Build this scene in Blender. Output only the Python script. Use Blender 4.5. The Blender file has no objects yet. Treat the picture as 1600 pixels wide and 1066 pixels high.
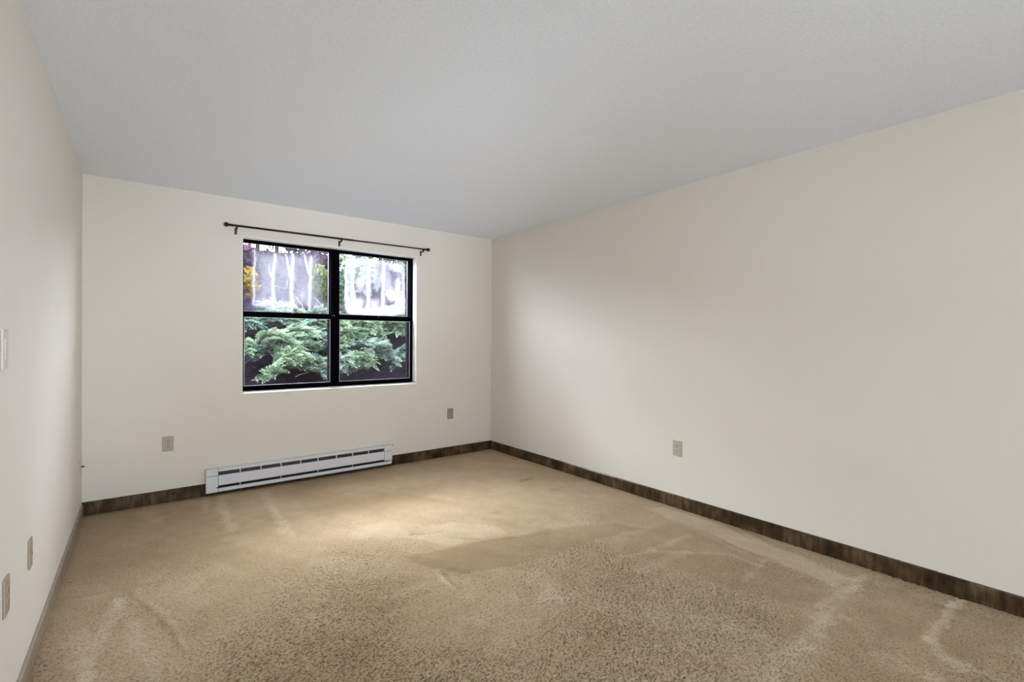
import bpy, bmesh, math, random
import numpy as np
from mathutils import Vector, Matrix

random.seed(7)
rng = np.random.default_rng(7)
SC = bpy.context.scene
COL = SC.collection

# ------------------------------------------------------------------ camera
F_PX, YAW, PITCH, ROLL, CAM_Z = 747.47, 0.65730, -0.00221, 0.00460, 1.2674
XL, XR, YB, YF, H = -0.343, 3.224, 4.576, -2.3, 2.44      # room shell (metres)
cyw, syw = math.cos(YAW), math.sin(YAW)
FWD = Vector((syw * math.cos(PITCH), cyw * math.cos(PITCH), math.sin(PITCH)))
RT0 = Vector((cyw, -syw, 0)); UP0 = RT0.cross(FWD)
RT = RT0 * math.cos(ROLL) + UP0 * math.sin(ROLL)
UP = -RT0 * math.sin(ROLL) + UP0 * math.cos(ROLL)
cam_d = bpy.data.cameras.new('camera')
cam = bpy.data.objects.new('camera', cam_d); COL.objects.link(cam)
cam_d.sensor_fit = 'HORIZONTAL'; cam_d.sensor_width = 36.0
cam_d.lens = F_PX / 1600 * 36.0
cam_d.clip_start = 0.02; cam_d.clip_end = 200
M4 = Matrix((RT, UP, -FWD)).transposed().to_4x4(); M4.translation = (0, 0, CAM_Z)
cam.matrix_world = M4
SC.camera = cam

# ------------------------------------------------------------------ world, lights, exposure
SKY_STRENGTH = 43.0
w = bpy.data.worlds.new('sky'); SC.world = w; w.use_nodes = True
wn = w.node_tree; wn.nodes.clear()
wo = wn.nodes.new('ShaderNodeOutputWorld'); wb = wn.nodes.new('ShaderNodeBackground')
wb.inputs['Color'].default_value = (0.90, 0.965, 1.05, 1); wb.inputs['Strength'].default_value = SKY_STRENGTH
wn.links.new(wb.outputs[0], wo.inputs[0])

def area(name, loc, rot, sx, sy, power, color=(1, 1, 1), portal=False):
    d = bpy.data.lights.new(name, 'AREA'); d.shape = 'RECTANGLE'; d.size = sx; d.size_y = sy
    d.energy = power; d.color = color
    o = bpy.data.objects.new(name, d); COL.objects.link(o); o.location = loc; o.rotation_euler = rot
    if portal: d.cycles.is_portal = True
    return o
# daylight enters through the window seen in the photo (portal only guides sampling)
area('window_portal', (1.465, 4.86, 1.465), (-math.pi / 2, 0, 0), 1.60, 1.33, 1, portal=True)
# veiled daylight coming over the bank into the window, very soft
W = dict(sun=16.0, rear=75.0, spotc2=430.0, spotl=480.0, spotr=85.0, spotb=115.0)
def sun(name, az, el, ang, power, color=(1, 1, 1)):
    d = bpy.data.lights.new(name, 'SUN'); d.energy = power; d.angle = math.radians(ang); d.color = color
    o = bpy.data.objects.new(name, d); COL.objects.link(o); o.location = (1.5, 7, 6)
    v = Vector((math.sin(math.radians(az)) * math.cos(math.radians(el)), math.cos(math.radians(az)) * math.cos(math.radians(el)), math.sin(math.radians(el))))
    o.rotation_euler = v.to_track_quat('Z', 'Y').to_euler()
def spot(name, loc, target, power, size_deg, blend, radius, color=(1, 1, 1)):
    d = bpy.data.lights.new(name, 'SPOT'); d.energy = power; d.spot_size = math.radians(size_deg); d.spot_blend = blend
    d.shadow_soft_size = radius; d.color = color
    o = bpy.data.objects.new(name, d); COL.objects.link(o); o.location = loc
    o.rotation_euler = (Vector(loc) - Vector(target)).to_track_quat('Z', 'Y').to_euler()
COOL = (0.93, 1.0, 1.12)
if W['sun']: sun('veiled_sun', 0, 54, 48, W['sun'], (1.0, 0.98, 0.95))
# fill lights added behind the camera: a soft area light and spots
if W['rear']: area('rear_fill_area', (0.5, YF + 0.03, 1.2), (math.pi / 2, 0, 0), 1.6, 2.0, W['rear'], (0.93, 1.0, 1.10))
if W['spotc2']: spot('rear_fill_far_ceiling', (1.0, -1.82, 0.5), (1.6, 4.6, 2.44), W['spotc2'], 32, 1.0, 0.45, COOL)
if W['spotl']: spot('rear_fill_left', (3.0, -1.8, 1.4), (-0.34, 2.9, 1.4), W['spotl'], 34, 1.0, 0.45, COOL)
if W['spotr']: spot('rear_fill_right', (0.0, -1.6, 1.5), (3.2, 2.3, 2.0), W['spotr'], 40, 1.0, 0.45, COOL)
if W['spotb']: spot('rear_fill_back', (0.9, -1.82, 1.7), (1.4, 4.5, 0.5), W['spotb'], 46, 1.0, 0.45, COOL)

vs = SC.view_settings
SC.display_settings.display_device = 'sRGB'
vs.view_transform = 'Standard'; vs.look = 'None'; vs.gamma = 1.0; vs.use_curve_mapping = False
vs.exposure = 0.05
SC.cycles.max_bounces = 10; SC.cycles.diffuse_bounces = 6; SC.cycles.transparent_max_bounces = 16
SC.cycles.use_denoising = True
SC.cycles.sample_clamp_indirect = 6.0

# ------------------------------------------------------------------ helpers
def ray(px, py):
    return FWD * F_PX + RT * (px - 800) - UP * (py - 533)
def on_floor(px, py):
    v = ray(px, py); t = -CAM_Z / v.z; return (v.x * t, v.y * t)
def on_back(px, py, y=YB):
    v = ray(px, py); t = y / v.y; return (v.x * t, CAM_Z + v.z * t)

def new_mat(name):
    m = bpy.data.materials.new(name); m.use_nodes = True
    nt = m.node_tree; nt.nodes.clear()
    out = nt.nodes.new('ShaderNodeOutputMaterial')
    return m, nt, out
def N(nt, typ, **kw):
    n = nt.nodes.new(typ)
    for k, v in kw.items():
        if k in n.inputs: n.inputs[k].default_value = v
        else: setattr(n, k, v)
    return n
def ramp(nt, stops):
    n = nt.nodes.new('ShaderNodeValToRGB'); e = n.color_ramp.elements
    while len(e) < len(stops): e.new(0.5)
    for i, (p, c) in enumerate(stops):
        e[i].position = p; e[i].color = (*c, 1)
    return n
def pbr(name, color, rough=0.5, metal=0.0, spec=0.5, noise=0.0, scale=40.0, bump=0.0, bscale=120.0, bdist=0.001, detail=4):
    """plain painted / plastic / metal surface with slight procedural mottling and relief"""
    m, nt, out = new_mat(name)
    b = N(nt, 'ShaderNodeBsdfPrincipled', Roughness=rough, Metallic=metal)
    b.inputs['Specular IOR Level'].default_value = spec
    tc = N(nt, 'ShaderNodeTexCoord')
    if noise > 0:
        n = N(nt, 'ShaderNodeTexNoise', Scale=scale, Detail=detail)
        nt.links.new(tc.outputs['Object'], n.inputs['Vector'])
        lo = tuple(c * (1 - noise) for c in color); hi = tuple(min(1, c * (1 + noise)) for c in color)
        r = ramp(nt, [(0.3, lo), (0.7, hi)])
        nt.links.new(n.outputs['Fac'], r.inputs[0]); nt.links.new(r.outputs[0], b.inputs['Base Color'])
    else:
        b.inputs['Base Color'].default_value = (*color, 1)
    if bump > 0:
        n2 = N(nt, 'ShaderNodeTexNoise', Scale=bscale, Detail=detail)
        nt.links.new(tc.outputs['Object'], n2.inputs['Vector'])
        bp = N(nt, 'ShaderNodeBump', Strength=bump, Distance=bdist)
        nt.links.new(n2.outputs['Fac'], bp.inputs['Height']); nt.links.new(bp.outputs[0], b.inputs['Normal'])
    nt.links.new(b.outputs[0], out.inputs[0])
    return m

class MB:
    """collects boxes, tubes and lathed shapes into one bmesh"""
    def __init__(s): s.bm = bmesh.new()
    def box(s, x0, x1, y0, y1, z0, z1, bev=0.0, seg=2):
        t = bmesh.new(); bmesh.ops.create_cube(t, size=1)
        for v in t.verts:
            v.co = Vector(((x0 + x1) / 2 + v.co.x * (x1 - x0), (y0 + y1) / 2 + v.co.y * (y1 - y0), (z0 + z1) / 2 + v.co.z * (z1 - z0)))
        if bev > 0: bmesh.ops.bevel(t, geom=t.edges[:], offset=bev, segments=seg, affect='EDGES', profile=0.6)
        s._merge(t); return s
    def prism(s, pts, axis, a, b, bev=0.0):
        """extrude a closed profile along an axis; pts are the other two coordinates in xyz order"""
        t = bmesh.new()
        def mk(p, v):
            return {'x': (v, p[0], p[1]), 'y': (p[0], v, p[1]), 'z': (p[0], p[1], v)}[axis]
        A = [t.verts.new(mk(p, a)) for p in pts]; B = [t.verts.new(mk(p, b)) for p in pts]
        t.faces.new(A); t.faces.new(B[::-1])
        for i in range(len(pts)):
            j = (i + 1) % len(pts); t.faces.new((A[j], A[i], B[i], B[j]))
        bmesh.ops.recalc_face_normals(t, faces=t.faces[:])
        if bev > 0: bmesh.ops.bevel(t, geom=t.edges[:], offset=bev, segments=1, affect='EDGES')
        s._merge(t); return s
    def lathe(s, prof, origin, axis, n=16):
        """prof: (distance along axis, radius)"""
        ax = Vector(axis).normalized(); q = ax.orthogonal().normalized(); r = ax.cross(q); o = Vector(origin)
        t = bmesh.new(); rings = []
        for (d, rad) in prof:
            rings.append([t.verts.new(o + ax * d + (q * math.cos(2 * math.pi * i / n) + r * math.sin(2 * math.pi * i / n)) * max(rad, 1e-5)) for i in range(n)])
        for k in range(len(rings) - 1):
            for i in range(n):
                j = (i + 1) % n; t.faces.new((rings[k][i], rings[k][j], rings[k + 1][j], rings[k + 1][i]))
        t.faces.new(rings[0][::-1]); t.faces.new(rings[-1])
        bmesh.ops.remove_doubles(t, verts=t.verts[:], dist=2e-5)
        bmesh.ops.recalc_face_normals(t, faces=t.faces[:])
        for f in t.faces: f.smooth = True
        s._merge(t); return s
    def tube(s, pts, rads, n=8):
        t = bmesh.new(); rings = []; P = [Vector(p) for p in pts]
        for k, p in enumerate(P):
            d = (P[min(k + 1, len(P) - 1)] - P[max(k - 1, 0)]).normalized()
            q = d.orthogonal().normalized(); r = d.cross(q)
            if rings:
                pass
            rings.append([t.verts.new(p + (q * math.cos(2 * math.pi * i / n) + r * math.sin(2 * math.pi * i / n)) * rads[k]) for i in range(n)])
        for k in range(len(rings) - 1):
            for i in range(n):
                j = (i + 1) % n; t.faces.new((rings[k][i], rings[k][j], rings[k + 1][j], rings[k + 1][i]))
        t.faces.new(rings[0][::-1]); t.faces.new(rings[-1])
        bmesh.ops.recalc_face_normals(t, faces=t.faces[:])
        for f in t.faces: f.smooth = True
        s._merge(t); return s
    def _merge(s, t):
        me = bpy.data.meshes.new('tmp'); t.to_mesh(me); t.free(); s.bm.from_mesh(me); bpy.data.meshes.remove(me)
    def build(s, name, mat, parent=None, origin=None):
        me = bpy.data.meshes.new(name); s.bm.to_mesh(me); s.bm.free()
        o = bpy.data.objects.new(name, me); COL.objects.link(o)
        if mat: me.materials.append(mat)
        org = Vector(origin) if origin is not None else None
        if parent is not None:
            o.parent = parent
            o.matrix_parent_inverse = Matrix.Translation(-Vector(parent.location))
        elif org is not None:
            me.transform(Matrix.Translation(-org)); o.location = org
        return o
def empty(name, loc):
    o = bpy.data.objects.new(name, None); COL.objects.link(o); o.location = loc; o.empty_display_size = 0.05
    return o
def tag(o, label=None, cat=None, group=None, kind=None):
    if label: o['label'] = label
    if cat: o['category'] = cat
    if group: o['group'] = group
    if kind: o['kind'] = kind
    return o
def mesh_obj(name, verts, faces, mat, parent=None, attrs=None, smooth=False):
    """verts (n,3) array, faces (m,3|4) array -> object, built with foreach_set"""
    verts = np.asarray(verts, np.float32); faces = np.asarray(faces, np.int32)
    me = bpy.data.meshes.new(name); k = faces.shape[1]
    me.vertices.add(len(verts)); me.vertices.foreach_set('co', verts.ravel())
    me.loops.add(faces.size); me.loops.foreach_set('vertex_index', faces.ravel())
    me.polygons.add(len(faces))
    me.polygons.foreach_set('loop_start', np.arange(0, faces.size, k, dtype=np.int32))
    me.polygons.foreach_set('loop_total', np.full(len(faces), k, np.int32))
    if smooth: me.polygons.foreach_set('use_smooth', np.ones(len(faces), bool))
    for an, av in (attrs or {}).items():
        a = me.attributes.new(an, 'FLOAT', 'POINT'); a.data.foreach_set('value', np.asarray(av, np.float32))
    me.update(calc_edges=True); me.validate()
    if mat: me.materials.append(mat)
    o = bpy.data.objects.new(name, me); COL.objects.link(o)
    if parent is not None:
        o.parent = parent; o.matrix_parent_inverse = Matrix.Translation(-Vector(parent.location))
    return o

# value noise on numpy arrays
def vnoise(x, y, seed=0):
    xi = np.floor(x).astype(np.int64); yi = np.floor(y).astype(np.int64); fx = x - xi; fy = y - yi
    fx = fx * fx * (3 - 2 * fx); fy = fy * fy * (3 - 2 * fy)
    def h(a, b):
        n = (a * 374761393 + b * 668265263 + seed * 982451653) & 0xffffffff
        n = ((n ^ (n >> 13)) * 1274126177) & 0xffffffff
        return ((n ^ (n >> 16)) & 0xffff) / 65535.0
    return (h(xi, yi) * (1 - fx) + h(xi + 1, yi) * fx) * (1 - fy) + (h(xi, yi + 1) * (1 - fx) + h(xi + 1, yi + 1) * fx) * fy
def fbm(x, y, seed=0, o=3):
    s = 0; a = 0.5
    for i in range(o):
        s = s + a * vnoise(x * 2 ** i, y * 2 ** i, seed + i); a *= 0.5
    return s / (1 - 0.5 ** o)
def seg_dist(X, Y, p, q):
    d = (q[0] - p[0], q[1] - p[1]); L = d[0] ** 2 + d[1] ** 2 + 1e-12
    t = np.clip(((X - p[0]) * d[0] + (Y - p[1]) * d[1]) / L, 0, 1)
    return np.hypot(X - p[0] - t * d[0], Y - p[1] - t * d[1])
def line_dist(X, Y, pts):
    return np.minimum.reduce([seg_dist(X, Y, pts[i], pts[i + 1]) for i in range(len(pts) - 1)])
def poly_sd(X, Y, pts):
    """signed distance, positive inside"""
    ins = np.zeros(X.shape, bool); n = len(pts); d = np.full(X.shape, 1e9)
    for i in range(n):
        p, q = pts[i], pts[(i + 1) % n]
        d = np.minimum(d, seg_dist(X, Y, p, q))
        c = ((p[1] > Y) != (q[1] > Y)) & (X < (q[0] - p[0]) * (Y - p[1]) / (q[1] - p[1] + 1e-12) + p[0])
        ins ^= c
    return np.where(ins, d, -d)
def sstep(a, b, x):
    t = np.clip((x - a) / (b - a), 0, 1); return t * t * (3 - 2 * t)

# ------------------------------------------------------------------ materials
def wall_material(name, c, c2):
    m, nt, out = new_mat(name)
    b = N(nt, 'ShaderNodeBsdfPrincipled', Roughness=0.62); b.inputs['Specular IOR Level'].default_value = 0.25
    tc = N(nt, 'ShaderNodeTexCoord')
    n = N(nt, 'ShaderNodeTexNoise', Scale=1.3, Detail=5); nt.links.new(tc.outputs['Object'], n.inputs['Vector'])
    r = ramp(nt, [(0.3, c), (0.72, c2)]); nt.links.new(n.outputs['Fac'], r.inputs[0]); nt.links.new(r.outputs[0], b.inputs['Base Color'])
    n2 = N(nt, 'ShaderNodeTexNoise', Scale=160, Detail=3); nt.links.new(tc.outputs['Object'], n2.inputs['Vector'])
    bp = N(nt, 'ShaderNodeBump', Strength=0.12, Distance=0.001)
    nt.links.new(n2.outputs['Fac'], bp.inputs['Height']); nt.links.new(bp.outputs[0], b.inputs['Normal'])
    nt.links.new(b.outputs[0], out.inputs[0]); return m
M_WALL = wall_material('beige_wall_paint', (0.69, 0.655, 0.585), (0.71, 0.675, 0.605))

def ceiling_material():
    m, nt, out = new_mat('textured_ceiling_paint')
    b = N(nt, 'ShaderNodeBsdfPrincipled', Roughness=0.9); b.inputs['Specular IOR Level'].default_value = 0.1
    tc = N(nt, 'ShaderNodeTexCoord')
    n = N(nt, 'ShaderNodeTexNoise', Scale=75, Detail=6, Roughness=0.65); nt.links.new(tc.outputs['Object'], n.inputs['Vector'])
    r = ramp(nt, [(0.35, (0.768, 0.815, 0.885)), (0.6, (0.825, 0.875, 0.945))]); nt.links.new(n.outputs['Fac'], r.inputs[0])
    nt.links.new(r.outputs[0], b.inputs['Base Color'])
    bp = N(nt, 'ShaderNodeBump', Strength=0.55, Distance=0.003)
    nt.links.new(n.outputs['Fac'], bp.inputs['Height']); nt.links.new(bp.outputs[0], b.inputs['Normal'])
    nt.links.new(b.outputs[0], out.inputs[0]); return m
M_CEIL = ceiling_material()

def carpet_material():
    m, nt, out = new_mat('tan_carpet')
    b = N(nt, 'ShaderNodeBsdfPrincipled', Roughness=0.95); b.inputs['Specular IOR Level'].default_value = 0.05
    b.inputs['Sheen Weight'].default_value = 0.15; b.inputs['Sheen Roughness'].default_value = 0.5
    at = N(nt, 'ShaderNodeAttribute', attribute_name='pile_mark')
    tc = N(nt, 'ShaderNodeTexCoord')
    n = N(nt, 'ShaderNodeTexNoise', Scale=240, Detail=3, Roughness=0.7); nt.links.new(tc.outputs['Object'], n.inputs['Vector'])
    # pile mark (0.5 = neutral) plus fibre speckle -> colour
    ad = N(nt, 'ShaderNodeMath', operation='MULTIPLY_ADD'); ad.inputs[1].default_value = 0.55; ad.inputs[2].default_value = -0.275
    nt.links.new(n.outputs['Fac'], ad.inputs[0])
    sm = N(nt, 'ShaderNodeMath', operation='ADD'); nt.links.new(at.outputs['Fac'], sm.inputs[0]); nt.links.new(ad.outputs[0], sm.inputs[1])
    r = ramp(nt, [(0.0, (0.120, 0.070, 0.026)), (0.35, (0.312, 0.214, 0.112)), (0.55, (0.425, 0.312, 0.186)), (0.8, (0.57, 0.455, 0.315)), (1.0, (0.70, 0.595, 0.455))])
    # twisted tufts: short slanted gaps between the yarn ends, darker roots plus pit shade painted into the colour
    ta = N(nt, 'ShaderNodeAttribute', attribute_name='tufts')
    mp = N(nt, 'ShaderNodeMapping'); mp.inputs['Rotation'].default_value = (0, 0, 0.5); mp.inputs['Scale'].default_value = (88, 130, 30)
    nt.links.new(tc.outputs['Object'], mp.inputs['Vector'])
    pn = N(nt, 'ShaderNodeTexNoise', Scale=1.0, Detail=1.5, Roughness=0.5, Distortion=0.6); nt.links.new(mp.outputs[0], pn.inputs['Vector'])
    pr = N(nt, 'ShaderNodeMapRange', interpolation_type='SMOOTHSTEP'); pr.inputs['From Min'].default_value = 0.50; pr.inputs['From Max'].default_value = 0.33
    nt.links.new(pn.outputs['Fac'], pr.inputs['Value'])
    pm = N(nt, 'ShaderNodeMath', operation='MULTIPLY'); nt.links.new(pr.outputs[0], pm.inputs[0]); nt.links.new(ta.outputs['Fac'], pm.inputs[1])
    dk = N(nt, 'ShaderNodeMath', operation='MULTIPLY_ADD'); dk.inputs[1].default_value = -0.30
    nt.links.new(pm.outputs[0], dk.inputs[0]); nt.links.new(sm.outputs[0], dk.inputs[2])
    up_ = N(nt, 'ShaderNodeMath', operation='MULTIPLY_ADD'); up_.inputs[1].default_value = 0.045
    nt.links.new(ta.outputs['Fac'], up_.inputs[0]); nt.links.new(dk.outputs[0], up_.inputs[2])
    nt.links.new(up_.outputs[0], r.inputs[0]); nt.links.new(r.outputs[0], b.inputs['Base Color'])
    hh = N(nt, 'ShaderNodeMath', operation='MULTIPLY_ADD'); hh.inputs[1].default_value = -2.2
    nt.links.new(pm.outputs[0], hh.inputs[0]); nt.links.new(n.outputs['Fac'], hh.inputs[2])
    bp = N(nt, 'ShaderNodeBump', Strength=0.8, Distance=0.004)
    nt.links.new(hh.outputs[0], bp.inputs['Height']); nt.links.new(bp.outputs[0], b.inputs['Normal'])
    nt.links.new(b.outputs[0], out.inputs[0]); return m
M_CARPET = carpet_material()

def board_material():
    m, nt, out = new_mat('worn_brown_baseboard')
    b = N(nt, 'ShaderNodeBsdfPrincipled', Roughness=0.24); b.inputs['Specular IOR Level'].default_value = 0.5
    tc = N(nt, 'ShaderNodeTexCoord')
    mp = N(nt, 'ShaderNodeMapping'); mp.inputs['Scale'].default_value = (34, 34, 6); nt.links.new(tc.outputs['Object'], mp.inputs['Vector'])
    n = N(nt, 'ShaderNodeTexNoise', Scale=1.0, Detail=6, Roughness=0.7); nt.links.new(mp.outputs[0], n.inputs['Vector'])
    n2 = N(nt, 'ShaderNodeTexNoise', Scale=5.0, Detail=3); nt.links.new(tc.outputs['Object'], n2.inputs['Vector'])
    mx = N(nt, 'ShaderNodeMath', operation='MULTIPLY_ADD'); mx.inputs[1].default_value = 0.5
    nt.links.new(n2.outputs['Fac'], mx.inputs[0]); hf = N(nt, 'ShaderNodeMath', operation='MULTIPLY'); hf.inputs[1].default_value = 0.5
    nt.links.new(n.outputs['Fac'], hf.inputs[0]); nt.links.new(hf.outputs[0], mx.inputs[2])
    r = ramp(nt, [(0.38, (0.014, 0.008, 0.003)), (0.5, (0.046, 0.028, 0.013)), (0.63, (0.13, 0.087, 0.045))])
    nt.links.new(mx.outputs[0], r.inputs[0]); nt.links.new(r.outputs[0], b.inputs['Base Color'])
    bp = N(nt, 'ShaderNodeBump', Strength=0.12, Distance=0.0005)
    nt.links.new(n.outputs['Fac'], bp.inputs['Height']); nt.links.new(bp.outputs[0], b.inputs['Normal'])
    nt.links.new(b.outputs[0], out.inputs[0]); return m
M_BOARD = board_material()
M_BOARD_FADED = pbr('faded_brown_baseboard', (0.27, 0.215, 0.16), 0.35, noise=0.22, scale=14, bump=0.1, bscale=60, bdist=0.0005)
M_REVEAL = pbr('daylit_white_reveal', (0.86, 0.845, 0.80), 0.5, noise=0.01, scale=12)  # beige wall paint whitened: strong daylight on the reveal put into its colour
M_BLACK = pbr('black_window_frame', (0.0025, 0.0025, 0.0035), 0.8, spec=0.0, noise=0.1, scale=30)
M_BEAD = pbr('grey_glazing_bead', (0.50, 0.48, 0.53), 0.35, metal=0.3)
M_ROD = pbr('oil_rubbed_bronze', (0.018, 0.011, 0.007), 0.38, metal=0.5, noise=0.2, scale=60)
M_HEAT = pbr('white_enamel', (0.66, 0.67, 0.69), 0.38, noise=0.015, scale=8)
M_FIN = pbr('dark_aluminium_fin', (0.05, 0.05, 0.053), 0.45, metal=0.6, noise=0.3, scale=40)
M_DARK = pbr('dark_cavity', (0.012, 0.012, 0.013), 0.8, noise=0.1)
M_TAN = pbr('tan_plastic_plate', (0.40, 0.345, 0.245), 0.42, noise=0.03, scale=25)
M_TAN2 = pbr('olive_tan_plastic_plate', (0.315, 0.26, 0.165), 0.42, noise=0.04, scale=25)
M_IVORY = pbr('ivory_plastic_plate', (0.45, 0.42, 0.33), 0.42, noise=0.03, scale=25)
M_BROWN = pbr('brown_plastic_plate', (0.37, 0.295, 0.22), 0.42, noise=0.04, scale=25)
M_WHITE = pbr('off_white_plastic_plate', (0.58, 0.555, 0.495), 0.65, spec=0.2, noise=0.02, scale=25)
M_SLOT = pbr('slot_black', (0.02, 0.016, 0.012), 0.7, noise=0.05)
M_STEEL = pbr('steel_screw', (0.45, 0.44, 0.42), 0.35, metal=0.8, noise=0.05)

# ------------------------------------------------------------------ room shell
WX0, WX1, WZ0, WZ1 = 0.660, 2.270, 0.800, 2.131          # window opening
T = 0.214
b = MB(); b.box(XL - 0.15, WX0, YB, YB + T, -0.2, H); b.box(WX1, XR + 0.15, YB, YB + T, -0.2, H)
b.box(WX0, WX1, YB, YB + T, -0.2, WZ0); b.box(WX0, WX1, YB, YB + T, WZ1, H)
tag(b.build('wall_back', M_WALL), kind='structure')
b = MB(); b.box(XL - 0.15, XL, YF, YB, -0.2, H); tag(b.build('wall_left', M_WALL), kind='structure')
b = MB(); b.box(XR, XR + 0.15, YF, YB, -0.2, H); tag(b.build('wall_right', M_WALL), kind='structure')
b = MB(); b.box(XL - 0.15, XR + 0.15, YF - 0.15, YF, -0.2, H); tag(b.build('wall_front', M_WALL), kind='structure')
b = MB(); b.box(XL - 0.15, XR + 0.15, YF - 0.15, YB + T, H, H + 0.2); tag(b.build('ceiling', M_CEIL), kind='structure')

# carpet: a fine displaced pile surface; pile_mark holds vacuum strokes, wear, stains and a darker edge by the walls
def build_carpet():
    xs = np.arange(XL, XR + 0.0025, 0.005)
    ys = np.concatenate([np.arange(YF, 0.2, 0.05), np.arange(0.2, 0.9, 0.006), np.arange(0.9, 2.35, 0.004), np.arange(2.35, 3.0, 0.006), np.arange(3.0, YB + 0.005, 0.012)])
    xs[-1] = XR; ys[-1] = YB
    X, Y = np.meshgrid(xs, ys)
    P = lambda *pts: [on_floor(*p) for p in pts]
    wob = (fbm(X * 5, Y * 5, 3) - 0.5) * 0.05
    wx = X + wob; wy = Y + (fbm(X * 5, Y * 5, 11) - 0.5) * 0.05
    mark = np.full(X.shape, 0.50); rel = np.ones(X.shape)
    mark += (fbm(X * 1.7, Y * 1.7, 21, 4) - 0.5) * 0.24 + (fbm(X * 14, Y * 14, 31) - 0.5) * 0.12
    # brushed direction streaks
    mark += (fbm((X + Y * 0.5) * 10, (Y - X * 0.5) * 1.3, 41) - 0.5) * 0.11
    def area_mark(pts, amt, soft=0.05, relief=None):
        nonlocal mark, rel
        k = sstep(-soft, soft, poly_sd(wx, wy, P(*pts)) + (fbm(X * 20, Y * 20, 5) - 0.5) * 0.04)
        mark = mark + amt * k
        if relief is not None: rel = rel * (1 - k) + relief * k
    def stroke(pts, amt, wd, taper=None):
        nonlocal mark
        wd = wd * (1.9 if amt > 0 else 1.4)
        d = line_dist(wx, wy, P(*pts)) + (fbm(X * 25, Y * 25, 9) - 0.5) * wd * 1.1
        mark = mark + amt * 0.85 * sstep(1, 0.1, np.abs(d) / wd) * (0.55 + 0.9 * fbm(X * 16, Y * 16, 15))
    # smooth darker swath across the middle
    area_mark([(640, 866), (720, 851), (800, 836), (880, 824), (960, 818), (1010, 826), (930, 840), (870, 862), (800, 884), (720, 893), (660, 886)], -0.15, 0.012, 0.3)
    area_mark([(640, 840), (700, 850), (800, 834), (770, 822), (700, 816), (660, 822)], 0.09, 0.02, 0.4)
    area_mark([(540, 840), (640, 838), (660, 818), (610, 812), (560, 822)], 0.06, 0.03, 0.4)
    # pale brushed band along the right wall
    area_mark([(1005, 792), (1040, 792), (1110, 815), (1200, 848), (1290, 885), (1340, 905), (1300, 915), (1200, 872), (1120, 838), (1060, 815)], 0.13, 0.018, 0.35)
    area_mark([(985, 836), (1050, 816), (1120, 845), (1200, 880), (1300, 925), (1330, 960), (1180, 930), (1040, 880), (970, 860)], -0.09, 0.03, 0.6)
    area_mark([(1370, 912), (1480, 945), (1600, 975), (1600, 1040), (1500, 1030), (1380, 985), (1330, 940)], -0.12, 0.05, 0.5)
    for pts, a_, wd in [
        ([(1075, 836), (1040, 852), (985, 868), (960, 874)], 0.16, 0.020), ([(1072, 862), (1040, 876), (1000, 892)], 0.13, 0.03),
        ([(1025, 860), (1080, 862), (1140, 866), (1185, 884)], 0.13, 0.016), ([(1193, 874), (1183, 888), (1165, 905)], 0.16, 0.016),
        ([(1352, 898), (1320, 920), (1275, 945)], 0.17, 0.018), ([(1340, 916), (1290, 970), (1240, 1020)], 0.12, 0.028), ([(1300, 950), (1250, 1010), (1200, 1066)], 0.10, 0.035),
        ([(1500, 935), (1486, 953), (1468, 985), (1452, 1000)], 0.30, 0.020), ([(1500, 935), (1490, 945)], 0.2, 0.03), ([(1450, 1000), (1470, 1020), (1500, 1035)], 0.20, 0.030),
        ([(1400, 1035), (1440, 1050)], 0.16, 0.05), ([(1560, 1018), (1600, 1020)], 0.14, 0.03), ([(1290, 1000), (1260, 1040)], 0.1, 0.03),
        ([(1505, 930), (1480, 990)], -0.10, 0.020), ([(1365, 905), (1300, 960)], -0.12, 0.014), ([(1100, 800), (1150, 830), (1180, 845)], -0.10, 0.012),
        ([(1130, 844), (1180, 868), (1240, 896)], -0.16, 0.010), ([(1160, 828), (1210, 848)], -0.18, 0.012), ([(1010, 795), (1035, 790)], -0.15, 0.012),
        ([(186, 938), (160, 985), (130, 1062)], 0.15, 0.022), ([(186, 938), (215, 1000), (235, 1062)], 0.10, 0.02), ([(120, 990), (128, 1060)], 0.13, 0.03),
        ([(205, 922), (250, 975), (290, 1015)], -0.13, 0.016), ([(215, 920), (270, 980), (300, 1010)], 0.09, 0.012),
        ([(105, 935), (175, 922), (260, 905)], -0.10, 0.014), ([(110, 938), (180, 926)], 0.08, 0.01), ([(355, 940), (415, 925), (480, 916)], -0.10, 0.012),
        ([(195, 850), (230, 853)], 0.13, 0.02), ([(345, 775), (352, 800), (360, 828)], 0.16, 0.03), ([(318, 775), (322, 800)], 0.13, 0.02),
        ([(415, 768), (428, 795), (442, 830)], 0.14, 0.03), ([(425, 790), (460, 838)], 0.08, 0.02), ([(230, 790), (240, 815)], 0.10, 0.03),
        ([(815, 752), (832, 748)], -0.34, 0.030), ([(860, 765), (875, 762)], -0.18, 0.02), ([(676, 890), (705, 912)], 0.14, 0.014), ([(690, 892), (720, 916)], -0.14, 0.012),
        ([(600, 935), (640, 925), (690, 905)], 0.09, 0.03), ([(840, 895), (860, 930)], 0.11, 0.05), ([(755, 845), (860, 832)], -0.1, 0.012),
        ([(500, 770), (620, 755), (700, 745)], 0.06, 0.12), ([(640, 835), (690, 830)], -0.12, 0.012), ([(700, 838), (750, 842)], -0.14, 0.012),
    ]:
        stroke(pts, a_, wd)
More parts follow.
